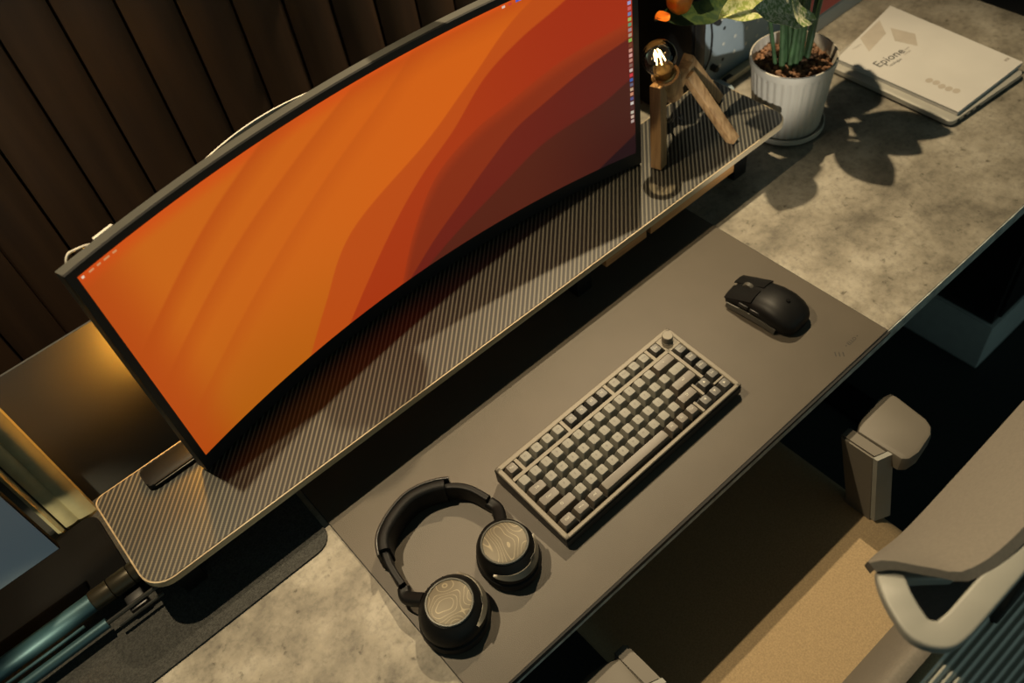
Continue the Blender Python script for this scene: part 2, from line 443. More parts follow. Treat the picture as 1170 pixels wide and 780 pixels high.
# ------------------------------------------------------------------ monitor
MX, MY, MZ, MR, MW, MH = .396, .83, .12, 1.475, .768, .3215
mon = empty('monitor', (MX, .87, SH), 'curved ultrawide monitor showing an orange wave wallpaper', 'monitor')
def ms(u, v, d=0.0):
    th = u / MR
    return Vector((MX + (MR + d) * math.sin(th), MY - (MR - (MR + d) * math.cos(th)), MZ + v))
def curved_slab(u0, u1, v0, v1, d0, d1, n=48, taper=0.0):
    bm = B(); rings = []
    for i in range(n + 1):
        u = u0 + (u1 - u0) * i / n
        rings.append([ms(u, v0, d0), ms(u, v1, d0), ms(u, v1 - taper, d1), ms(u, v0 + taper, d1)])
    loft(bm, rings); return bm
part('bezel', curved_slab(-.3935, .3935, -.0245, .3305, .0006, .0045), 'black', mon, world=True, smooth=20)
part('rear_shell', curved_slab(-.3935, .3935, -.0245, .3305, .0045, .017, taper=.0006), 'rear', mon, 'dark grey rear shell', world=True, smooth=20)
part('rear_bulge', curved_slab(-.24, .24, .02, .27, .017, .045, taper=.03), 'rear', mon, world=True, smooth=20)

# display picture: a table of wave boundaries in display coordinates
WB = [
 [(.43, .36), (.2395, .3101), (.1353, .2432), (.0514, .1913), (-.0819, .1347), (-.15, .06), (-.20, 0)],
 [(.36, .33), (.2865, .2911), (.2152, .2661), (.1557, .2369), (.0979, .188), (.0345, .147), (-.0291, .0952), (-.13, 0)],
 [(.50, .252), (.3765, .2236), (.2745, .2089), (.1852, .1844), (.1293, .1705), (.0591, .1359), (.0043, .0708), (-.035, 0)],
 [(.47, .225), (.3757, .1989), (.3053, .1804), (.2394, .1575), (.1876, .1389), (.1309, .1027), (.0896, .0745), (.0364, .0411), (-.02, 0)],
 [(.45, .157), (.3764, .133), (.3255, .1124), (.2319, .0943), (.1552, .0613), (.0616, .0232), (.01, 0)],
 [(.45, .085), (.3894, .0399), (.3242, .0029), (.318, 0)],
]
WS = [  # faint darker streaks on the bright side
 [(-.06, .36), (-.1816, .3065), (-.2576, .2689), (-.3688, .2023), (-.45, .15)],
 [(-.02, .32), (-.126, .2729), (-.2345, .2224), (-.3688, .1442), (-.45, .09)],
 [(.12, .36), (.02, .29), (-.10, .225), (-.25, .14), (-.40, .05)],
]
def at_u(c, u):
    for (u1, v1), (u0, v0) in zip(c, c[1:]):
        if u0 <= u <= u1: return v0 + (v1 - v0) * (u - u0) / (u1 - u0)
    return c[0][1] if u > c[0][0] else c[-1][1] - (c[-1][0] - u) * 1.2
WB = [[(p.x, p.y) for p in catmull([(x_, y_, 0) for x_, y_ in c], 8)] for c in WB]
WS = [[(p.x, p.y) for p in catmull([(x_, y_, 0) for x_, y_ in c], 8)] for c in WS]
def lin(c): return tuple(((x / 255) / 12.92 if x <= 10 else ((x / 255 + .055) / 1.055) ** 2.4) for x in c)
def sst(x): x = min(1, max(0, x)); return x * x * (3 - 2 * x)
def mixc(a, b_, t): return tuple(p + (q - p) * t for p, q in zip(a, b_))
def wall_col(u, v):
    k = 0
    dist = [at_u(c, u) - v for c in WB]                              # >0: below the boundary
    U = (u + MW / 2) / MW; V = v / MH
    base = mixc((196, 98, 20), (206, 94, 18), sst(U * 1.5))
    base = mixc(base, (172, 92, 14), sst((.55 - V) * 1.6) * sst((.75 - U) * 1.4) * .8)
    base = mixc(base, (176, 66, 14), sst((.10 - U) / .10) * .75)
    base = mixc(base, (206, 72, 18), sst((V - .93) / .07) * .7)
    w = .0016
    for c, dk in zip(WS, (.85, .6, .4)):
        d = at_u(c, u) - v
        if d > 0: base = mixc(base, (180, 74, 14), dk * sst(d / .006) * max(0, 1 - d / .036))
    f = sst(dist[0] / w / 2 + .5); col = mixc(base, (184, 74, 18), f * .95)
    col = mixc(col, mixc((166, 54, 16), (158, 44, 16), sst((U - .6) * 3)), sst(dist[1] / w / 2 + .5))
    col = mixc(col, mixc((150, 50, 18), (132, 44, 18), sst((dist[2]) / .022)), sst(dist[2] / w / 2 + .5))
    col = mixc(col, mixc((106, 31, 20), (90, 26, 20), sst((U - .7) * 3)), sst(dist[3] / w / 2 + .5))
    col = mixc(col, mixc((84, 33, 20), (64, 24, 19), sst((U - .72) * 3.4)), sst(dist[4] / w / 2 + .5))
    col = mixc(col, (34, 14, 18), sst(dist[5] / w / 2 + .5))
    return lin(col)
NU, NV = 330, 138
bm = B(); vs = [[bm.verts.new(ms(-MW / 2 + MW * i / NU, MH * j / NV, 0)) for j in range(NV + 1)] for i in range(NU + 1)]
for i in range(NU):
    for j in range(NV): bm.faces.new((vs[i][j], vs[i + 1][j], vs[i + 1][j + 1], vs[i][j + 1]))
bm.verts.index_update()
cols = [wall_col(-MW / 2 + MW * i / NU, MH * j / NV) for i in range(NU + 1) for j in range(NV + 1)]
scr = part('screen', bm, 'screen', mon, 'lit display with orange and red waves', world=True, smooth=60)
at = scr.data.color_attributes.new('picture', 'FLOAT_COLOR', 'POINT')
for i, c in enumerate(cols): at.data[i].color = (*c, 1)

def icon_mesh(name, items, label):
    bm = B(); cl = []
    for (u0, v0, w, h, c) in items:
        q = [bm.verts.new(ms(u0 + a * w, v0 + b_ * h, -.0004)) for a, b_ in ((-.5, -.5), (.5, -.5), (.5, .5), (-.5, .5))]
        bm.faces.new(q); cl += [lin(c)] * 4
    o = part(name, bm, 'screen', scr, label, world=True, smooth=0)
    a = o.data.color_attributes.new('picture', 'FLOAT_COLOR', 'POINT')
    for i, c in enumerate(cl): a.data[i].color = (*c, 1)
pal = [(150, 150, 190), (190, 90, 90), (110, 120, 160), (150, 170, 90), (90, 140, 110), (150, 130, 130), (160, 140, 120), (130, 170, 80), (110, 60, 40),
       (190, 140, 120), (200, 150, 140), (180, 130, 110), (120, 90, 80), (190, 170, 160), (190, 50, 60), (60, 90, 150), (90, 90, 110), (180, 150, 120), (190, 130, 100), (80, 80, 120), (190, 180, 170), (70, 40, 40), (180, 170, 150), (190, 160, 140), (170, 150, 140)]
items = []
for k, c in enumerate(pal):
    t_ = k / (len(pal) - 1); u0, v0 = .3795, .2515 - t_ * .190
    items.append((u0, v0, .0052, .0052, c))
    items.append((u0 + .0006, v0 + .0004, .0024, .0024, tuple(min(255, int(x * .45)) if k % 2 else min(255, int(x * 1.25)) for x in c)))
icon_mesh('icon_print', items, 'column of tiny coloured app icons')
items = [(-.3795, .3178, .0030, .0030, (225, 200, 170))]
uu = -.372
for w_ in (.0060, .0046, .0070, .0050):
    items.append((uu + w_ / 2, .3178, w_, .0022, (205, 140, 90))); uu += w_ + .004
for uu, c in ((.1985, (220, 190, 170)), (.208, (190, 60, 50)), (.2185, (70, 90, 190)), (.2235, (90, 110, 210)), (.235, (220, 180, 170)), (.245, (200, 190, 180)), (.257, (210, 180, 160)), (.27, (210, 170, 150)), (.30, (220, 190, 170)), (.32, (220, 190, 170)), (.345, (220, 190, 170)), (.36, (220, 190, 170))):
    items.append((uu, .3178, .0045, .0030, c))
icon_mesh('menu_print', items, 'tiny menu bar symbols')
# stand: clamp pole behind the shelf with an arm to the rear of the display
b = B(); tube(b, [(.396, .905, .0005), (.396, .905, .31)], .016, 20); box(b, (.396, .905, .006), (.09, .045, .011), .002); tube(b, [(.396, .905, .27), (.396, .872, .265)], .014, 16)
box(b, (.396, .875, .262), (.09, .010, .09), .002)
part('stand_arm', b, 'blackm', mon, world=True)
b = B(); pts = []
for i in range(25):
    t_ = i / 24; u = -.225 + t_ * .185
    pts.append(ms(u, .3195 + .0065 * math.sin(PI * t_) ** .8, .0185 + .006 * math.sin(PI * t_)))
sweep(b, pts, [(-.001, -.004), (.001, -.004), (.001, .004), (-.001, .004)]); part('light_strip_backing', b, 'whitecord', mon, 'white strip along the upper rear edge', world=True)
b = B(); tube(b, catmull([ms(-.381, .305, .0195), ms(-.3785, .322, .023), ms(-.372, .3305, .024), ms(-.364, .330, .0235), ms(-.354, .3275, .022), ms(-.340, .320, .0205)], 6), .0014, 8)
box(b, ms(-.332, .3225, .0225), (.024, .004, .012), .001, rot=Matrix.Rotation(.22, 3, 'Z'))
part('white_cord', b, 'whitecord', mon, 'white cord with a flat plug', world=True)

b = B(); prism(b, rrect(-.061, .8065, .12, .840, .008, 6), SH + .0004, SH + .0105, .0025)
bar = empty('flat_bar', (.03, .823, SH), 'slim flat black bar on the shelf behind the left monitor corner', 'electronics')
part('body', b, 'satin', bar, world=True)
b = B(); box(b, (.032, .8062, SH + .0072), (.168, .0012, .0016), .0004); part('front_trim', b, 'silverp', bar, 'thin shiny front trim', world=True)

# ------------------------------------------------------------------ keyboard
kb = empty('keyboard', (.4436, .4880, .0034), 'grey compact mechanical keyboard with a round volume knob', 'keyboard', rz=.0095)
HW, HD = .1620, .0668
b = B()
loft(b, [[(sx * HW, -HD, .0045), (sx * HW, -HD, .0165), (sx * HW, HD, .0275), (sx * HW, HD, .0045)] for sx in (-1, 1)])
case_low = [(sx, y_) for sx in (-1, 1) for y_ in (-.05, .052)]
for sx, y_ in case_low: box(b, (sx * .135, y_, .0024), (.03, .012, .0046), .001)
part('case_bottom', b, 'caseside', kb, 'black keyboard case bottom')
th = math.atan2(.0115, 2 * HD); Tm = Matrix.Translation((0, 0, .0293)) @ Matrix.Rotation(th, 4, 'X')
U_ = .01905
X0 = -8.125 * U_
def rowy(r):                                                       # centre of a key row on the sloped deck
    return .0500 if r == 0 else .0500 - (r + .25) * U_
bez = B()
def bz(x0, x1, s0, s1, n0=-.0085, n1=0, bev=.0):
    box(bez, ((x0 + x1) / 2, (s0 + s1) / 2, (n0 + n1) / 2), (x1 - x0, s1 - s0, n1 - n0), bev, 1)
top = rowy(0) + U_ / 2; gap0 = rowy(0) - U_ / 2; gap1 = rowy(1) + U_ / 2; bot = rowy(5) - U_ / 2
xr = X0 + 16.25 * U_
RING = ((-HW, X0 - .0002, -HD, HD), (xr + .0002, HW, -HD, HD), (-HW, HW, top, HD), (-HW, HW, -HD, bot - .0016))
for q_ in RING: bz(*q_, n0=-.0028, bev=.001)
bz(X0, X0 + 15.25 * U_, gap1, gap0); bz(X0 + 15 * U_, X0 + 15.25 * U_, rowy(4) + U_ * .4, gap0)
bz(X0 + 15 * U_, xr, gap0, top)                                     # knob plate
bz(X0 + 15.25 * U_, xr, gap1 - .0002, gap0)
for a, c_ in ((1.0, 1.25), (5.25, 5.5), (9.5, 9.75), (13.75, 14.0)): bz(X0 + a * U_, X0 + c_ * U_, gap0, top)
bz(X0 + 14.02 * U_, X0 + 14.22 * U_, rowy(4) - U_ * .62, rowy(4) + U_ * .48)
bz(X0 + 13.02 * U_, X0 + 13.22 * U_, bot - .001, rowy(5) + U_ * .42)
bz(X0 + 15.25 * U_, xr, rowy(4) - U_ * .62, rowy(4) - U_ * .48)
bez.transform(Tm); part('case_top', bez, 'keycase', kb, smooth=25)
bez = B()
for q_ in RING: bz(*q_, n0=-.0095, n1=-.0026)
bez.transform(Tm); part('case_middle', bez, 'caseside', kb, 'black case body', smooth=25)
def key_bm(w):
    bm = B(); rings = []
    bw, bd = w * U_ - .0012, U_ - .0012
    tw, td = bw - .0060, bd - .0062
    for z, ww, dd, oy, r in ((-.0065, bw, bd, 0, .0012), (-.0055, bw, bd, 0, .0012), (.0032, tw + .0012, td + .0012, .0008, .002), (.0046, tw, td, .0010, .002), (.0047, tw - .0016, td - .0016, .0010, .0016)):
        rings.append([(x_, y_ + oy, z) for x_, y_ in rrect(-ww / 2, -dd / 2, ww / 2, dd / 2, r, 3)])
    loft(bm, rings); return bm
KM = {}
def key(col, row, w, m, txt=None, ds=0.0, dark=False, size=.0042):
    x_ = X0 + (col + w / 2) * U_; s_ = rowy(row) + ds
    kk = (w, m)
    if kk not in KM:
        bm = key_bm(w); bm.transform(Matrix.Rotation(th, 4, 'X'))
        o = part('keycap', bm, m, kb, smooth=30); KM[kk] = o
    else:
        o = KM[kk].copy(); C.objects.link(o); o.parent = kb
    p = Tm @ Vector((x_, s_, 0)); o.location = p
    WM[o.name] = WM[kb.name] @ Matrix.Translation(p)
    if txt:
        t = text_bm(txt, size, .00005); t.transform(Matrix.Rotation(th, 4, 'X') @ Matrix.Translation((0, .0016, .00485)))
        part('legend', t, 'legend_d' if dark else 'legend', o, smooth=0)
key(0, 0, 1, 'key_m', 'Esc')
for g, c0, m_ in ((0, 1.25, 'key_a'), (4, 5.5, 'key_d'), (8, 9.75, 'key_a')):
    for i in range(4): key(c0 + i, 0, 1, m_, 'F%d' % (g + i + 1), dark=m_ == 'key_a')
key(14, 0, 1, 'key_d', 'Del')
for i, ch in enumerate('`1234567890-='): key(i, 1, 1, 'key_a', ch, dark=True)
key(13, 1, 2, 'key_m', '\u2190')
key(0, 2, 1.5, 'key_m', 'Tab')
for i, ch in enumerate('QWERTYUIOP[]'): key(1.5 + i, 2, 1, 'key_a', ch, dark=True)
key(13.5, 2, 1.5, 'key_a', '\\', dark=True)
key(0, 3, 1.75, 'key_m', 'Caps')
for i, ch in enumerate("ASDFGHJKL;'"): key(1.75 + i, 3, 1, 'key_a', ch, dark=True)
key(12.75, 3, 2.25, 'key_m', '\u21b5', size=.006)
key(0, 4, 2.25, 'key_m', '\u21e7', size=.006)
for i, ch in enumerate('ZXCVBNM,./'): key(2.25 + i, 4, 1, 'key_a', ch, dark=True)
key(12.25, 4, 1.75, 'key_m', '\u21e7', size=.006)
for c0, t_ in ((0, 'Ctrl'), (1.25, 'Win'), (2.5, 'Alt')): key(c0, 5, 1.25, 'key_m', t_)
key(3.75, 5, 6.25, 'key_m')
for c0, t_ in ((10, 'Alt'), (11, 'Fn'), (12, 'Ctrl')): key(c0, 5, 1, 'key_m', t_, size=.0038)
for c0, r_, t_ in ((13.25, 5, '\u25c0'), (14.25, 5, '\u25bc'), (15.25, 5, '\u25b6'), (14.25, 4, '\u25b2')): key(c0, r_, 1, 'key_d', t_, ds=-.0025)
for i, t_ in enumerate(('Home', 'PgUp', 'PgDn', 'End')): key(15.25, i + 1, 1, 'key_d', t_, size=.0032)
kx = X0 + 15.72 * U_
b = B(); lathe(b, [(.0088, 0), (.0088, .0012), (.0078, .0014), (.0078, .0115), (.0070, .0125), (.0, .0125)], (kx, rowy(0) + .001, 0), 40, flute=0); b.transform(Tm); part('volume_knob', b, 'knob', kb, 'round metal volume knob')

# ------------------------------------------------------------------ mouse
kb.scale = (.992, .992, .992)
ms_ = empty('mouse', (.7445, .4920, .0034), 'black wireless mouse on the desk mat right of the keyboard', 'mouse', rz=.06)
def mouse_ring(y, w, h, zb, n=28, off=0, sag=0):
    r = []
    for k in range(n):
        a = 2 * PI * k / n; ca, sa = math.cos(a), math.sin(a)
        x_ = math.copysign(abs(ca) ** .72, ca) * w; z_ = zb + (math.copysign(abs(sa) ** (.85 if sa > 0 else .45), sa) * .5 + .5) * h
        r.append((x_ + off, y, z_))
    return r
prof = [(-.0575, .012, .012, .006), (-.0555, .0205, .021, .003), (-.050, .0262, .0275, .0012), (-.040, .0300, .0335, .0008), (-.025, .0318, .0385, .0006), (-.008, .0312, .0395, .0006),
        (.010, .0296, .0365, .0006), (.026, .0290, .0315, .0006), (.040, .0296, .026, .0006), (.050, .0292, .0205, .001), (.0545, .0268, .0165, .0025)]
b = B(); loft(b, [mouse_ring(*p_) for p_ in prof]); part('shell', b, 'satin', ms_, smooth=60)
for sx in (-1, 1):                                                 # two separate button plates at the front
    b = B()
    def bt(i, j, sx=sx):
        y = .012 + i * (.0475 + (.002 if sx > 0 else -.003)); f_ = 0.11 + .80 * j
        hw = .0300; hz = .0372 - .00046 * (y - .010) * 1000 * .92 - (f_ ** 3.2) * .0075
        return (sx * hw * f_, y, hz + .0018), (sx * .25 * f_ * f_, .25, 1)
    slab_grid(b, bt, 12, 8, .0022); part('button', b, 'satin', ms_, smooth=60)
b = B(); lathe(b, [(.0, -.0032), (.0085, -.0032), (.0095, -.002), (.0095, .002), (.0085, .0032), (0, .0032)], (0, .034, .0245), 24, rot=Matrix.Rotation(PI / 2, 3, 'Y')); part('scroll_wheel', b, 'grip', ms_)
for k in range(2):
    b = B(); box(b, (-.0302, .002 + k * .019, .0215), (.0035, .0165, .0055), .0015, 2, Matrix.Rotation(.25, 3, 'Y')); part('side_button', b, 'black', ms_)
b = B()
sk = [(-.0312 - .0012 * math.sin(PI * t_ / 10), -.034 + .082 * t_ / 10, .0065 + .004 * math.sin(PI * t_ / 10)) for t_ in range(11)]
sweep(b, sk, [(-.001, -.005), (.001, -.005), (.001, .005), (-.001, .005)]); part('side_skirt', b, 'grip', ms_, 'grey lower side grip')
b = B(); lathe(b, [(.0, -.0006), (.0030, -.0006), (.0030, .0006), (0, .0006)], (.004, -.028, .0388), 20); part('emblem', b, 'matte', ms_)

# ------------------------------------------------------------------ headphones
hp = empty('headphones', (.172, .50, .0034), 'black over-ear headphones lying flat with etched bronze earcup discs', 'headphones')
def rprof(w, h, r=.3, n=4):
    return [(x_, y_) for x_, y_ in rrect(-w / 2, -h / 2, w / 2, h / 2, min(w, h) * r, n)]
A2 = [(.1030, .512, 0), (.1085, .549, 0), (.122, .575, 0), (.148, .590, 0), (.179, .5965, 0), (.206, .5895, 0), (.228, .575, 0), (.2425, .556, 0), (.2505, .528, 0)]
AC = catmull(A2, 10)
pad = [Vector((p.x, p.y, .0245)) for p in AC[14:58]]
b = B(); sweep(b, pad, rprof(.0150, .040, .40)); part('headband_pad', b, 'leather', hp, 'padded leather headband', world=True)
b = B(); sweep(b, [Vector((p.x, p.y, .0250)) + (Vector((p.x - .176, p.y - .52, 0)).normalized() * .0078) for p in AC[12:60]], rprof(.0040, .038, .4)); part('headband_shell', b, 'gloss', hp, world=True)
b = B(); sweep(b, [Vector((p.x, p.y, .0225)) for p in AC[0:17]], rprof(.0095, .0300, .3)); part('slider', b, 'satin', hp, world=True)
b = B(); sweep(b, [Vector((p.x, p.y, .0225)) for p in AC[54:81]], rprof(.0095, .0300, .3)); part('slider', b, 'satin', hp, world=True)
for (cx, cy, ang, hin, ks) in ((.1285, .4475, .55, (.099, .500), 1.0), (.2225, .4595, -.25, (.2515, .512), .92)):
    # yoke from the slider to the cup
    b = B(); c_ = Vector((cx, cy, .027)); h_ = Vector((hin[0], hin[1], .0235))
    s_ = Vector((.1030, .512, .0225)) if cx < .18 else Vector((.2505, .528, .0225))
    e_ = h_ + (c_ - h_) * .42; e_.z = .034
    sweep(b, catmull([s_, h_, e_], 8), rprof(.016, .015, .35)); part('yoke', b, 'satin', hp, world=True)
    rot = Matrix.Rotation(ang, 3, 'Z')
    sx, sy = ks * (1.0 if cx < .18 else .93), ks * (.93 if cx < .18 else 1.05)
    b = B(); lathe(b, [(.030, .0006), (.040, .0008), (.0445, .004), (.0460, .010), (.0445, .0165), (.040, .0195), (.030, .0195)], (cx, cy, .0034), 48, sx, sy, rot); part('ear_cushion', b, 'leather', hp, 'soft black leather ear cushion', world=True)
    b = B(); lathe(b, [(.0425, .0195), (.0435, .0220), (.0425, .030), (.0390, .0385), (.0335, .0450), (.0305, .0475), (.020, .0478)], (cx, cy, .0034), 48, sx, sy, rot); cup = part('ear_cup', b, 'satin', hp, world=True)
    b = B(); lathe(b, [(.0268, .0474), (.0296, .0474), (.0300, .0486), (.0290, .0496), (.0272, .0496), (.0268, .0486)], (cx, cy, .0034), 48, 1, .97, rot); part('cap_ring', b, 'ring', cup, 'shiny dark ring', world=True)
    b = B(); lathe(b, [(.0268, .0470), (.0268, .0488), (.0255, .0492), (0, .0494)], (cx, cy, .0034), 48, 1, .97, rot); part('cap_disc', b, 'bronze', cup, 'etched bronze disc with flowing lines', world=True)
    a0 = -1.15 if cx < .18 else -1.75
    a1, a2 = (-1.35, .75) if cx < .18 else (-2.75, -.25)             # grey crescent on the lower cup side
    b = B(); rg = []
    for k in range(25):
        a = a1 + (a2 - a1) * k / 24; f_ = math.sin(PI * k / 24) ** .6
        rg.append([(cx + (rot @ Vector((r_ * math.cos(a - ang) * sx, r_ * math.sin(a - ang) * sy, 0))).x,
                    cy + (rot @ Vector((r_ * math.cos(a - ang) * sx, r_ * math.sin(a - ang) * sy, 0))).y, z_ + .0034)
                   for r_, z_ in ((.0434, .0318 - .002 * f_), (.0440, .0290 - .006 * f_ + .006), (.0400, .0345 + .0045 * f_), (.0385, .0345 + .0040 * f_))])
    loft(b, rg); part('side_band', b, 'silverp', cup, 'grey crescent on the cup side', world=True)
    b = B(); a = a0 + .55; box(b, (cx + .0368 * math.cos(a), cy + .0358 * math.sin(a), .0445), (.010, .002, .0026), .0008, 1, Matrix.Rotation(a + PI / 2, 3, 'Z')); part('button', b, 'ring', cup, world=True)

# ------------------------------------------------------------------ tripod lamp
lamp = empty('table_lamp', (.86, .76, SH), 'small wooden tripod lamp with a bare glowing filament bulb', 'lamp')
b = B(); beam(b, (.8000, .7560, SH + .002), (.8075, .7640, .2330), .0185, .0185, (.25, -1, 0), .0012); part('leg', b, 'wood', lamp, world=True)
b = B(); beam(b, (.9195, .7110, SH + .002), (.8700, .7640, .2160), .0165, .0165, (0, -1, .3), .0012); part('leg', b, 'wood', lamp, world=True)
b = B(); beam(b, (.985, .800, SH + .002), (.8830, .778, .2290), .0165, .0165, (0, -1, .3), .0012); part('leg', b, 'wood', lamp, world=True)
ax = Vector((-.035, .0, .052)).normalized()
ax2 = Vector((-.012, -.004, 1)).normalized()
rotz = Vector((0, 0, 1)).rotation_difference(Vector((-.42, -.06, 1)).normalized()).to_matrix()
b = B(); lathe(b, [(.011, -.048), (.0165, -.046), (.0180, -.030), (.0205, -.004), (.0205, .002), (.0165, .003), (.0165, -.004), (.010, -.010)], (.826, .767, .2370), 36, rot=rotz); part('lamp_holder', b, 'wood', lamp, 'turned wooden bulb holder', world=True)
b = B(); lathe(b, [(.0125, -.006), (.0148, -.006), (.0152, .003), (.0140, .0045), (.0125, .003)], (.826, .767, .2370), 36, rot=rotz); part('socket_ring', b, 'brass', lamp, 'brass socket ring', world=True)
b = B(); beam(b, (.842, .767, .205), (.886, .776, .220), .018, .018, (0, 0, 1), .002); part('hub', b, 'wood', lamp, world=True)
b = B(); tube(b, catmull([(.846, .770, .190), (.852, .774, .165), (.870, .79, .125), (.885, .815, SH + .006), (.90, .84, SH + .003)], 6), .0022, 8)
tube(b, catmull([(.852, .765, .150), (.858, .762, .141), (.865, .766, .139), (.862, .770, .148)], 4), .0010, 6); part('cable', b, 'black', lamp, world=True)
bc = Vector((.8105, .7650, .2755))
rb = Vector((0, 0, 1)).rotation_difference((bc - Vector((.826, .767, .2370))).normalized()).to_matrix()
b = B()
pr_ = [(.0105, -.030), (.0125, -.024)] + [(.0252 * math.sin(a), -.0252 * math.cos(a)) for a in [PI * (.17 + .83 * k / 16) for k in range(1, 17)]]
pr_[-1] = (0.0, .0252)
lathe(b, pr_, bc, 32, rot=rb); bulb = part('bulb', b, 'glass', lamp, 'clear amber glass bulb', world=True, smooth=70)
b = B(); lathe(b, [(.0105, -.040), (.0108, -.026), (.006, -.022), (.003, -.012), (0, -.010)], bc, 20, rot=rb); part('bulb_base', b, 'brass', bulb, world=True)
b = B()
for k in range(6):
    a = 2 * PI * k / 6
    p0 = Vector((.0075 * math.cos(a), .0075 * math.sin(a), -.008)); p1 = Vector((.0040 * math.cos(a + .5), .0040 * math.sin(a + .5), .013))
    tube(b, [bc + rb @ p0, bc + rb @ p1], .0009, 6)
part('filament', b, 'fil', bulb, 'glowing filaments', world=True)

# black upright box behind the lamp
bx = empty('upright_box', (1.0, .92, 0), 'slim black upright box standing behind the tripod lamp', 'electronics')
b = B(); box(b, (1.006, .945, .17), (.034, .17, .338), .004, 3); part('body', b, 'satin', bx, world=True)
b = B(); box(b, (1.006, .8595, .17), (.022, .002, .30), .0008); part('front_strip', b, 'black', bx, world=True)

# ------------------------------------------------------------------ pegboard
pg = empty('pegboard', (1.16, .92, 0), 'pale blue grey metal pegboard standing behind the flowerpot', 'pegboard')
b = B(); prism(b, rrect(1.078, .0012, 1.32, .34, .004), -.003, .003, .0006); b.transform(Matrix.Translation((0, .9155, 0)) @ Matrix.Rotation(PI / 2, 4, 'X')); part('panel', b, 'pegb', pg, world=True)
hole_d, hole_w = B(), B()
for i in range(7):
    for j in range(9):
        hx, hz = 1.101 + .0315 * i, .042 + .0315 * j
        pale = (i >= 1 and j in (1,) ) or (i >= 2 and j <= 2) or i >= 3
        tgt = hole_w if pale else hole_d
        if i == 0 and j in (0, 3): continue
        lathe(tgt, [(0, 0), (.0034 if not (i == 0) else .0024, 0), (.0034 if not (i == 0) else .0024, .0006), (0, .0006)], (hx, .9127, hz), 14, rot=Matrix.Rotation(PI / 2, 3, 'X'))
part('hole', hole_d, 'dark_hole', pg, 'dark round holes', world=True, kind='stuff'); part('plug', hole_w, 'white_plug', pg, 'white round plugs', world=True, kind='stuff')
for hz in (.041, .134):
    b = B(); lathe(b, [(0, 0), (.0062, 0), (.0066, .010), (.0050, .013), (0, .013)], (1.104, .9125, hz), 20, rot=Matrix.Rotation(PI / 2, 3, 'X')); p_ = part('peg', b, 'dark_hole', pg, 'dark round peg', world=True)
    b = B(); box(b, (1.109, .8995, hz + .006), (.005, .004, .006), .001); part('peg_tip', b, 'white_plug', p_, world=True)
b = B(); box(b, (1.20, .900, .0035), (.16, .022, .0055), .001); box(b, (1.20, .8895, .008), (.16, .002, .012), .0006)
part('tray', b, 'cream', pg, 'cream tray along the bottom', world=True)
b = B(); box(b, (1.135, .8995, .0068), (.022, .012, .003), .0008); part('tray_slot', b, 'dark_hole', pg, world=True)
b = B(); prism(b, rrect(1.090, .862, 1.117, .918, .013, 8), .0005, .0115, .003); part('foot', b, 'pegb', pg, 'rounded pale foot', world=True)
b = B(); tube(b, catmull([(1.083, .909, .33), (1.086, .908, .22), (1.089, .9075, .15), (1.094, .907, .11), (1.092, .908, .07), (1.076, .910, .035), (1.055, .905, .004)], 8), .0016, 8)
part('cable', b, 'black', label='thin black cable hanging down in front of the pegboard', cat='cable')

# ------------------------------------------------------------------ leaning print
pt = empty('framed_print', (1.5, .89, 0), 'red and white print leaning at the back of the desk', 'print')
Rl = Matrix.Translation((0, .8705, .0012)) @ Matrix.Rotation(PI / 2 - .22, 4, 'X')
b = B(); prism(b, [(1.335, 0), (1.80, 0), (1.80, .34), (1.335, .34)], -.006, 0); b.transform(Rl); part('board', b, 'whiteprint', pt, 'white border', world=True)
b = B(); prism(b, [(1.34, .030), (1.78, .030), (1.78, .32), (1.34, .32)], 0, .0006); b.transform(Rl); part('picture', b, 'redprint', pt, 'plain coral red picture area', world=True)

# ------------------------------------------------------------------ potted plant
PX, PYY = 1.0995, .7420
pl = empty('potted_plant', (PX, PYY, 0), 'leafy plant in a white fluted pot standing beside the shelf end', 'plant')
b = B(); lathe(b, [(.045, .0005), (.060, .001), (.0645, .006), (.0645, .014), (.0625, .0145), (.060, .008), (.030, .006)], (PX, PYY, 0), 64); part('saucer', b, 'pot', pl, 'white round saucer', world=True)
b = B(); lathe(b, [(.050, .0085), (.0555, .010), (.0570, .014), (.0665, .120), (.0668, .127), (.0690, .128), (.0698, .134), (.0690, .140), (.0665, .1405), (.0650, .134), (.0630, .118)], (PX, PYY, 0), 192, flute=32, fdepth=.0024, frange=(.0135, .121)); part('pot', b, 'pot', pl, 'white fluted ceramic pot', world=True)
b = B(); lathe(b, [(0, .112), (.0632, .114), (.0632, .119), (0, .121)], (PX, PYY, 0), 40)
for k in range(300):
    a = random.uniform(0, 2 * PI); r = .0605 * math.sqrt(random.random()); s_ = random.uniform(.0040, .0070)
    mtx = Matrix.Translation((PX + r * math.cos(a), PYY + r * math.sin(a), .1205 + random.uniform(-.001, .004))) @ Euler((random.random() * 3, random.random() * 3, random.random() * 3)).to_matrix().to_4x4() @ Matrix.Diagonal((s_, s_ * .85, s_ * .75, 1))
    bmesh.ops.create_icosphere(b, subdivisions=1, radius=1, matrix=mtx)
part('clay_pebbles', b, 'pebble', pl, 'brown clay pebbles', world=True, kind='stuff', smooth=60)
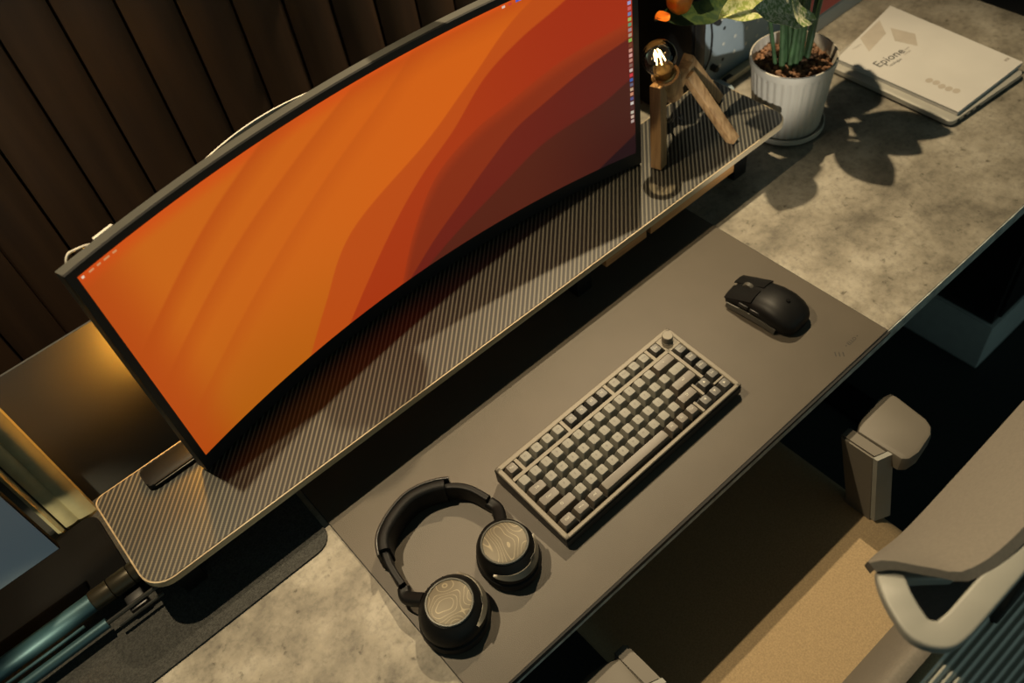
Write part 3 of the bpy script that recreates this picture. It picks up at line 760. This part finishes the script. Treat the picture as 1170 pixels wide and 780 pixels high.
stems = [((1.076, .745), (1.045, .755, .40), .0052), ((1.090, .752), (1.075, .780, .42), .0062), ((1.100, .745), (1.090, .765, .44), .0068), ((1.108, .738), (1.118, .745, .43), .0062),
         ((1.085, .738), (1.100, .735, .43), .0040), ((1.112, .748), (1.112, .775, .44), .0042), ((1.126, .738), (1.165, .745, .42), .0038), ((1.094, .742), (1.060, .770, .42), .0040),
         ((1.118, .742), (1.150, .745, .40), .0050), ((1.104, .755), (1.125, .790, .43), .0055), ((1.122, .732), (1.175, .72, .40), .0045), ((1.096, .735), (1.082, .735, .42), .0050)]
for (x0, y0), tip, r in stems:
    b = B(); p0 = Vector((x0, y0, .116)); t_ = Vector(tip); md = (p0 + t_) / 2 + Vector((random.uniform(-.004, .004), random.uniform(-.004, .004), 0)); md.x = x0 + (tip[0] - x0) * .35
    P = catmull([p0, md, t_], 7); tube(b, P, [r * .82 * (1.25 - .65 * i / (len(P) - 1)) for i in range(len(P))], 10); part('stem', b, 'stem', pl, world=True)
def leaf(base, tip, w, up, m, bend=.02, fold=.12, name='leaf', label=None, n=16, wavy=0.0, peak=.42):
    b = B(); base, tip, up = Vector(base), Vector(tip), Vector(up).normalized()
    d = (tip - base); L = d.length; dn = d.normalized(); side = dn.cross(up).normalized(); nn = side.cross(dn).normalized()
    def fn(i, j):
        wv = w * (math.sin(PI * min(1, (i / peak) * .5 if i < peak else .5 + .5 * (i - peak) / (1 - peak))) ** .85 + .02)
        s_ = (j - .5) * 2
        p = base + d * i + nn * (bend * math.sin(PI * i) - fold * w * (1 - abs(s_)) + wavy * math.sin(i * 17 + s_ * 2) * abs(s_)) + side * s_ * wv * .5
        return p, nn
    slab_grid(b, fn, n, 8, .0006); return part(name, b, m, pl, label, world=True, smooth=60)
leaf((1.068, .838, .219), (.885, .840, .272), .050, (0, -.5, 1), 'leaf_dark', -.010, label='dark green drooping leaf', wavy=.002)
leaf((.912, .8385, .2660), (.880, .8385, .2745), .020, (0, -.5, 1), 'leaf_or', 0, label='orange leaf tip', n=10)
leaf((1.116, .795, .222), (.974, .795, .246), .062, (0, -.75, 1), 'leaf_var', .010, label='yellow green mottled leaf', wavy=.003)
leaf((.975, .735, .280), (1.105, .715, .207), .052, (-.1, -.75, 1), 'leaf_vein', .012, label='pale cream veined leaf', wavy=.003)
b = B(); bmesh.ops.create_uvsphere(b, u_segments=24, v_segments=14, radius=1, matrix=Matrix.Translation((.937, .842, .278)) @ Matrix.Diagonal((.021, .021, .024, 1)))
for v in b.verts:
    a = math.atan2(v.co.y - .842, v.co.x - .937); k = 1 - .10 * (0.5 + .5 * math.cos(6 * a)); v.co.x = .937 + (v.co.x - .937) * k; v.co.y = .842 + (v.co.y - .842) * k
part('bloom', b, 'leaf_or', pl, 'orange round bloom', world=True, smooth=60)
b = B(); tube(b, catmull([(1.06, .765, .395), (1.02, .80, .42), (.965, .835, .375), (.937, .842, .298)], 6), .002, 8); part('bloom_stalk', b, 'stem', pl, world=True)
ups = [((1.035, .765, .405), (.955, .725, .375), .058), ((1.100, .765, .41), (1.073, .655, .375), .058), ((1.135, .765, .40), (1.143, .664, .380), .056), ((1.150, .768, .40), (1.198, .658, .378), .056),
       ((1.15, .78, .40), (1.225, .80, .40), .05), ((1.13, .785, .42), (1.225, .82, .41), .06), ((1.05, .75, .43), (.985, .80, .41), .05), ((.985, .835, .452), (.850, .805, .455), .070)]  # last leaf added out of view to darken the right shelf end
b = B(); tube(b, catmull([(1.075, .755, .116), (1.055, .79, .30), (1.02, .825, .42), (.975, .833, .453)], 8), .0032, 8); part('stem', b, 'stem', pl, world=True)  # added branch carrying the shelf-darkening leaf
for p0, p1, w_ in ups:
    leaf(p0, p1, w_, (0, 0, 1), 'leaf_dark', .012, label='dark green pointed leaf')

# ------------------------------------------------------------------ laptop and booklet
lt = empty('laptop', (1.36, .66, 0), 'closed silver laptop lying under the white booklet', 'laptop')
quad = [(1.259, .5315), (1.452, .5165), (1.478, .795), (1.268, .790)]
def rounded_quad(q, r, n=6):
    out = []
    for i in range(4):
        p = Vector(q[i]); a = (Vector(q[i - 1]) - p).normalized(); c_ = (Vector(q[(i + 1) % 4]) - p).normalized()
        p0, p1 = p + a * r, p + c_ * r
        for k in range(n + 1):
            t_ = k / n; out.append(tuple(p0 * (1 - t_) ** 2 + p * 2 * t_ * (1 - t_) + p1 * t_ ** 2))
    return out
def inset(q, k):
    c_ = sum((Vector(p) for p in q), Vector((0, 0))) / 4; return [tuple(Vector(p) + (c_ - Vector(p)).normalized() * k) for p in q]
b = B(); prism(b, rounded_quad(inset(quad, .004), .010), .0006, .0040); part('base', b, 'black', lt, 'black underside', world=True)
b = B(); prism(b, rounded_quad(quad, .012), .0040, .0122, .0012); lid = part('lid', b, 'alu', lt, world=True)
b = B()
for k, f_ in enumerate((.16, .30, .44, .58)):
    p = Vector(quad[0]).lerp(Vector(quad[1]), f_ * .62); q_ = Vector(quad[1]) - Vector(quad[0])
    box(b, (p.x, p.y - .0002, .0072), (.006 + .003 * (k == 3), .002, .0030), .0005, 1, Matrix.Rotation(math.atan2(q_.y, q_.x), 3, 'Z'))
part('port', b, 'dark_hole', lid, 'row of dark ports', world=True)
bk = empty('booklet', (1.375, .66, .0126), 'thin white printed booklet lying on top of the laptop', 'booklet')
bq = [(1.280, .5352), (1.4635, .5300), (1.4815, .8020), (1.2840, .775)]
b = B(); prism(b, bq, .0126, .0200, .0006); part('pages', b, 'paper', bk, world=True)
cov = B(); prism(cov, [(x_, y_) for x_, y_ in inset(bq, -.0006)], .0196, .0203); cov_o = part('cover', cov, 'paper', bk, 'white cover', world=True)
def lettering(txt, size, x_, y_, rz, z=.0204, m='ink', lab=None, align='LEFT'):
    t = text_bm(txt, size, .00005, align); t.transform(Matrix.Translation((x_, y_, z)) @ Matrix.Rotation(rz, 4, 'Z')); return part('lettering', t, m, cov_o, lab, world=True, smooth=0)
lettering('Epione', .0250, 1.3060, .7105, -.11, lab='bold black title')
lettering('catalogue', .0080, 1.3200, .6930, -.10, m='ink')
lettering('the new', .0075, 1.3640, .7010, -.02, m='print_g'); lettering('series', .0075, 1.3640, .6930, -.02, m='print_g')
lettering('volume', .0075, 1.3240, .7720, -.10, m='print_g')
lettering('\u25a0\u25a0', .0070, 1.4480, .5530, 0, m='print_g')
b = B()
for k in range(5):
    lathe(b, [(.0042, 0), (.0075, 0), (.0075, .0001), (.0042, .0001)], (1.325 + .002 * math.sin(k * 2), .618 - k * .0125, .0203), 16, 1, .8)
part('cover_drawing', b, 'print_l', cov_o, 'faint row of printed rings', world=True, smooth=0)
b = B(); prism(b, [(1.335, .745), (1.40, .755), (1.43, .79), (1.36, .782)], .0202, .0204); prism(b, [(1.40, .69), (1.43, .715), (1.42, .76), (1.39, .73)], .0202, .0204)
part('cover_patch', b, 'print_l', cov_o, 'pale beige printed patches', world=True, smooth=0)

# ------------------------------------------------------------------ left back corner
b = B(); prism(b, rrect(-.42, .001, .36, .266, .002), -.003, 0, .0005); b.transform(Matrix.Translation((0, .932, 0)) @ Matrix.Rotation(PI / 2, 4, 'X'))
bp_ = empty('back_panel', (0, .936, 0), 'matt dark grey panel standing behind the monitor with amber glow', 'panel')
part('panel', b, 'greyp', bp_, world=True)
b = B(); box(b, (-.30, .950, .006), (.05, .02, .011), .002); box(b, (.25, .950, .006), (.05, .02, .011), .002); part('foot', b, 'black', bp_, world=True)
b = B(); tube(b, [(.040, .900, .165), (.040, .900, .258)], .005, 12); part('amber_light_tube', b, 'led', bp_, 'glowing amber light tube behind the monitor edge', world=True)
b = B(); box(b, (.040, .914, .261), (.012, .035, .006), .001); box(b, (.040, .914, .162), (.012, .035, .006), .001); part('tube_clip', b, 'black', bp_, world=True)
gp = empty('gold_post', (-.162, .92, 0), 'pale gold ribbed metal post standing left of the dark grey panel', 'post')
def gprism(poly, nm, lab=None):
    b = B(); prism(b, poly, .0006, .60); part(nm, b, 'gold', gp, lab, world=True, smooth=25)
gprism([(-.1600, .913)] + [(-.1600 + .0245 * k / 8, .913 - .0035 * math.sin(PI * k / 8)) for k in range(1, 8)] + [(-.1355, .913), (-.1355, .930), (-.160, .930)], 'wide_rib')
gprism([(-.1790, .9155)] + [(-.179 + .019 * k / 8, .9155 - .0025 * math.sin(PI * k / 8)) for k in range(1, 8)] + [(-.1602, .9155), (-.1602, .930), (-.179, .930)], 'middle_rib')
gprism([(-.1905, .913), (-.186, .9095), (-.1815, .913), (-.1815, .930), (-.1905, .930)], 'narrow_rib')
b = B(); box(b, (-.1803, .924, .30), (.0022, .012, .595)); part('groove', b, 'black', gp, 'dark groove', world=True)

sm = empty('side_display', (-.37, .83, 0), 'blue grey lit display at the left edge of the photo', 'display')
b = B(); box(b, (-.385, .8175, .275), (.412, .013, .356), .002); part('case', b, 'matte', sm, world=True)
b = B(); box(b, (-.385, .8106, .276), (.4085, .0012, .3515)); part('panel', b, 'bluescr', sm, 'dim blue grey display', world=True)
b = B(); prism(b, rrect(-.50, .790, -.1400, .905, .012), .0036, .0125, .003); part('base', b, 'matte', sm, world=True)  # near-black slab standing in for the deep shadow on the desk here
b = B(); box(b, (-.385, .850, .10), (.05, .018, .19), .004); part('neck', b, 'black', sm, world=True); b = B(); box(b, (-.385, .837, .20), (.09, .03, .09), .004); part('mount', b, 'black', sm, world=True)

ta = empty('lamp_arm', (-.2, .755, .0036), 'teal tubular spring arm with a dark collar at the lower left', 'arm')
zt = .033
b = B(); tube(b, [(-.46, .7660, zt), (-.191, .7660, zt)], .0125, 24); part('main_tube', b, 'teal', ta, 'thick teal tube', world=True)
b = B(); tube(b, [(-.46, .7330, zt - .008), (-.189, .7330, zt - .008)], .0068, 18); part('side_tube', b, 'teal', ta, 'thin teal tube', world=True)
b = B(); tube(b, [(-.46, .7465, zt - .004), (-.212, .7465, zt - .004)], .0022, 10); part('rod', b, 'teal', ta, world=True)
for k, (x0, x1, r) in enumerate(((-.1905, -.166, .0138), (-.1650, -.139, .0142), (-.138, -.10, .0142))):
    b = B(); tube(b, [(x0, .7660, zt), (x0 + .002, .7660, zt), (x1, .7660, zt)], [r - .001, r, r], 24); part('collar', b, 'collar', ta, 'dark bronze collar', world=True)
b = B(); tube(b, [(-.189, .7330, zt - .008), (-.10, .7330, zt - .008)], .0030, 10); tube(b, [(-.180, .7215, zt - .012), (-.12, .7215, zt - .012)], .0022, 10)
part('spring_rod', b, 'ring', ta, 'thin dark rods', world=True)
for bx_ in (-.45, -.150):
    b = B(); box(b, (bx_, .7500, .0130), (.024, .046, .0180), .003); part('bracket', b, 'black', ta, world=True)

# ------------------------------------------------------------------ chair
ch = empty('office_chair', (.505, .22, FZ), 'taupe office chair with pale frame pushed up to the desk', 'chair')
b = B(); box(b, (.504, .275, -.262), (.446, .47, .066), .028, 5); seat_ = part('seat', b, 'seat', ch, 'tan woven fabric seat', world=True)
b = B(); box(b, (.504, .275, -.300), (.40, .42, .02), .006); part('seat_pan', b, 'black', ch, world=True)
for sx in (-1, 1):
    if sx > 0: outline = [(.7165, .3030), (.733, .3115), (.757, .3155), (.781, .3145), (.802, .3105)] + [(.8035, .300), (.798, .250), (.792, .238), (.780, .2305), (.745, .2255), (.727, .2285), (.7190, .2360)]
    else: outline = [(.2545 - (x_ - .7165), y_ + .004) for x_, y_ in [(.7165, .3030), (.733, .3115), (.757, .3155), (.781, .3145), (.802, .3105), (.8035, .300), (.798, .250), (.792, .238), (.780, .2305), (.745, .2255), (.727, .2285), (.7190, .2360)]]
    if sx < 0: outline = outline[::-1]
    b = B(); prism(b, outline[::-1] if sx > 0 else outline[::-1], -.108, -.080, .006); part('arm_pad', b, 'armpad', ch, 'smooth taupe arm pad', world=True)
    px_ = .7085 if sx > 0 else .2625
    b = B(); loft(b, [[(px_ - .011, .318, -.085), (px_ - .011, .262, -.083), (px_ + .011, .254, -.083), (px_ + .011, .318, -.085)], [(px_ - .011, .286, -.215), (px_ - .011, .238, -.225), (px_ + .011, .228, -.225), (px_ + .011, .286, -.215)], [(px_ - .011, .286, -.297), (px_ - .011, .235, -.297), (px_ + .011, .225, -.297), (px_ + .011, .286, -.297)]])
    bmesh.ops.bevel(b, geom=list(b.edges), offset=.003, segments=2, affect='EDGES')
    part('arm_post', b, 'armpad' if sx < 0 else 'armpad', ch, world=True)
    b = B(); loft(b, [[(px_ + .012, .2560, -.0835), (px_ + .012, .2490, -.0835), (px_ - .0115, .2570, -.0835), (px_ - .0115, .2640, -.0835)], [(px_ + .012, .2300, -.222), (px_ + .012, .2230, -.222), (px_ - .0115, .2330, -.222), (px_ - .0115, .2400, -.222)]]); part('post_trim', b, 'chairw', ch, 'pale edge of the arm post', world=True)
# sloping front fabric of the backrest
low = catmull([(.44, .141, .150), (.458, .141, .150), (.501, .1365, .150), (.601, .137, .150), (.72, .139, .150)], 6)
top_ = catmull([(.380, .119, .278), (.392, .109, .280), (.409, .084, .280), (.431, .060, .280), (.50, .050, .280), (.66, .050, .280)], 6)
def resample(P, n):
    L = [0]
    for a, c_ in zip(P, P[1:]): L.append(L[-1] + (c_ - a).length)
    out = []
    for i in range(n + 1):
        s_ = L[-1] * i / n; k = 0
        while k < len(L) - 2 and L[k + 1] < s_: k += 1
        out.append(P[k].lerp(P[k + 1], (s_ - L[k]) / max(1e-9, L[k + 1] - L[k])))
    return out
lo_, to_ = resample(low, 30), resample(top_, 30)
def back_fn(i, j):
    k = min(30, int(round(i * 30))); p = lo_[k].lerp(to_[k], j); p.z += .006 * math.sin(PI * j); return p, (0, .8, .6)
b = B(); slab_grid(b, back_fn, 30, 8, .010); part('head_panel', b, 'chairt', ch, 'taupe sloping upper back panel', world=True, smooth=60)
U3 = catmull([(.450, .078, .222), (.418, .096, .240), (.394, .103, .258), (.3775, .091, .268), (.3665, .072, .270), (.3625, .057, .270), (.3705, .0440, .270), (.3850, .0405, .270), (.410, .0400, .269), (.46, .0400, .267), (.56, .0400, .263), (.66, .0400, .26)], 8)
b = B(); sweep(b, U3, rprof(.0235, .013, .22)); part('frame_loop', b, 'chairw', ch, 'pale grey rounded frame loop', world=True)
b = B(); loft(b, [[(.392, .094, .208), (.66, .094, .208), (.66, .094, .202), (.392, .094, .202)], [(.392, .048, .208), (.66, .048, .208), (.66, .048, .202), (.392, .048, .202)]]); part('inner_mesh', b, 'chairm', ch, 'mauve grey inner mesh', world=True)
b = B()
def rib_fn(i, j):
    x_ = .355 + i * .37; s_ = j * .085
    return (x_, .040 - s_ * .75 - .010 * math.sin(i * PI) * 0, .150 - s_ * .55 + .0022 * math.cos(j * 2 * PI * 9)), (0, .3, 1)
slab_grid(b, rib_fn, 4, 108, .006); part('ribbed_back', b, 'chairr', ch, 'grey ribbed back shell', world=True, smooth=60)
b = B()
def lum_fn(i, j):
    x_ = .29 + i * .43; return (x_, .122 - .055 * j + .0, -.20 + .215 * math.sin(j * PI / 2) + .0), (0, .8, .4)
slab_grid(b, lum_fn, 6, 10, .012); part('lumbar_panel', b, 'chairt', ch, 'taupe lower back panel', world=True, smooth=60)
b = B(); beam(b, (.505, .03, -.29), (.505, .035, .25), .05, .02, (0, -1, 0), .004); box(b, (.505, .06, -.30), (.06, .12, .02), .004); part('back_spine', b, 'black', ch, world=True)
b = B(); tube(b, [(.505, .25, -.31), (.505, .25, -.66)], .024, 20); part('gas_column', b, 'blackm', ch, world=True)
for k in range(5):
    a = 2 * PI * k / 5 + .5; e = Vector((.505 + .27 * math.cos(a), .25 + .27 * math.sin(a), -.685))
    b = B(); beam(b, (.505, .25, -.655), e, .04, .025, (0, 0, 1), .006); lg = part('star_leg', b, 'black', ch, world=True)
    b = B(); lathe(b, [(0, -.012), (.024, -.012), (.026, 0), (.024, .012), (0, .012)], (e.x, e.y, FZ + .0265), 20, rot=Matrix.Rotation(a, 3, 'Z') @ Matrix.Rotation(PI / 2, 3, 'X')); tube(b, [(e.x, e.y, FZ + .03), (e.x, e.y, -.685)], .007, 10); part('caster', b, 'black', lg, world=True)

# added unseen blocker above the monitor: its round shade throws a shadow on the shelf
wl = empty('shadow_blocker', (.64, 1.13, .72), 'added dark round shadow blocker reaching out above the monitor', 'lamp')
b = B(); lathe(b, [(.0, .030), (.014, .030), (.020, .022), (.040, -.012), (.043, -.022), (.040, -.022), (.037, -.013), (.0, .020)], (.545, .848, .600), 32); part('dome', b, 'satin', wl, world=True)
b = B(); tube(b, catmull([(.545, .848, .628), (.560, .86, .665), (.60, .93, .705), (.64, 1.125, .72)], 8), .008, 12); part('arm', b, 'blackm', wl, world=True)
b = B(); tube(b, [(.64, 1.118, .72), (.64, 1.138, .72)], .035, 24); part('wall_plate', b, 'blackm', wl, world=True)

# ------------------------------------------------------------------ light
def spot(name, loc, aim, power, col, ang, blend, size):
    l = bpy.data.lights.new(name, 'SPOT'); l.energy = power; l.color = col; l.spot_size = math.radians(ang); l.spot_blend = blend; l.shadow_soft_size = size
    o = bpy.data.objects.new(name, l); C.objects.link(o); o.location = loc
    o.rotation_euler = (Vector(aim) - Vector(loc)).to_track_quat('-Z', 'Y').to_euler(); return o
WARM = (1.0, .79, .49)
spot('ceiling_spot_left', (-.04, .93, 1.40), (.10, .45, 0), 92, WARM, 74, .6, .010)
spot('ceiling_spot_right', (1.05, 1.03, 1.40), (.78, .40, 0), 118, WARM, 78, .6, .010)
spot('gold_post_fill', (-.36, .60, .16), (-.168, .915, .00), 9.0, (1.0, .86, .55), 25, .9, .02)  # added spot that brightens the gold post, no such lamp in sight
spot('pegboard_fill', (.10, -.10, .40), (1.15, .912, .085), 78, (1.0, .95, .84), 12, .6, .02)  # added mid-air fill that brightens the pegboard and pot
w = bpy.data.worlds.new('dim_room'); bpy.context.scene.world = w; w.use_nodes = True     # dim room, its window side towards -y
nt = w.node_tree; bg = nt.nodes['Background']
tc = nt.nodes.new('ShaderNodeTexCoord'); sp = nt.nodes.new('ShaderNodeSeparateXYZ'); nt.links.new(tc.outputs['Generated'], sp.inputs[0])
fy = mnode(nt, 'MAXIMUM', mnode(nt, 'MULTIPLY', sp.outputs[1], -1.0), 0.0)
fz = mnode(nt, 'SUBTRACT', 1.0, mnode(nt, 'ABSOLUTE', sp.outputs[2]))
st = mnode(nt, 'ADD', .050, mnode(nt, 'MULTIPLY', mnode(nt, 'MULTIPLY', mnode(nt, 'MULTIPLY', fy, fy), fz), .46))
bg.inputs[0].default_value = (.62, .87, .80, 1); nt.links.new(st, bg.inputs[1])

# ------------------------------------------------------------------ camera
cam = bpy.data.cameras.new('camera'); co = bpy.data.objects.new('camera', cam); C.objects.link(co)
R = [[0.7505825812504164, -0.6484729799720607, -0.12691959253644583], [-0.5656168886501969, -0.5312238475453764, -0.6307763146298285], [0.3416186821547274, 0.5452375794506851, -0.7655146360179047]]
right, up_, back = Vector(R[0]), -Vector(R[1]), -Vector(R[2])
mw = Matrix((right, up_, back)).transposed().to_4x4(); mw.translation = Vector((0, 0, 1.015)); co.matrix_world = mw
cam.sensor_width = 36; cam.lens = 1026.7568 / 1170 * 36; cam.clip_start = .02
cam.dof.use_dof = True; cam.dof.focus_distance = 1.12; cam.dof.aperture_fstop = 4.5
sc = bpy.context.scene; sc.camera = co
sc.view_settings.view_transform = 'Standard'; sc.view_settings.look = 'None'; sc.view_settings.exposure = 0; sc.view_settings.gamma = 1
sc.view_settings.use_curve_mapping = False
sc.cycles.use_denoising = True
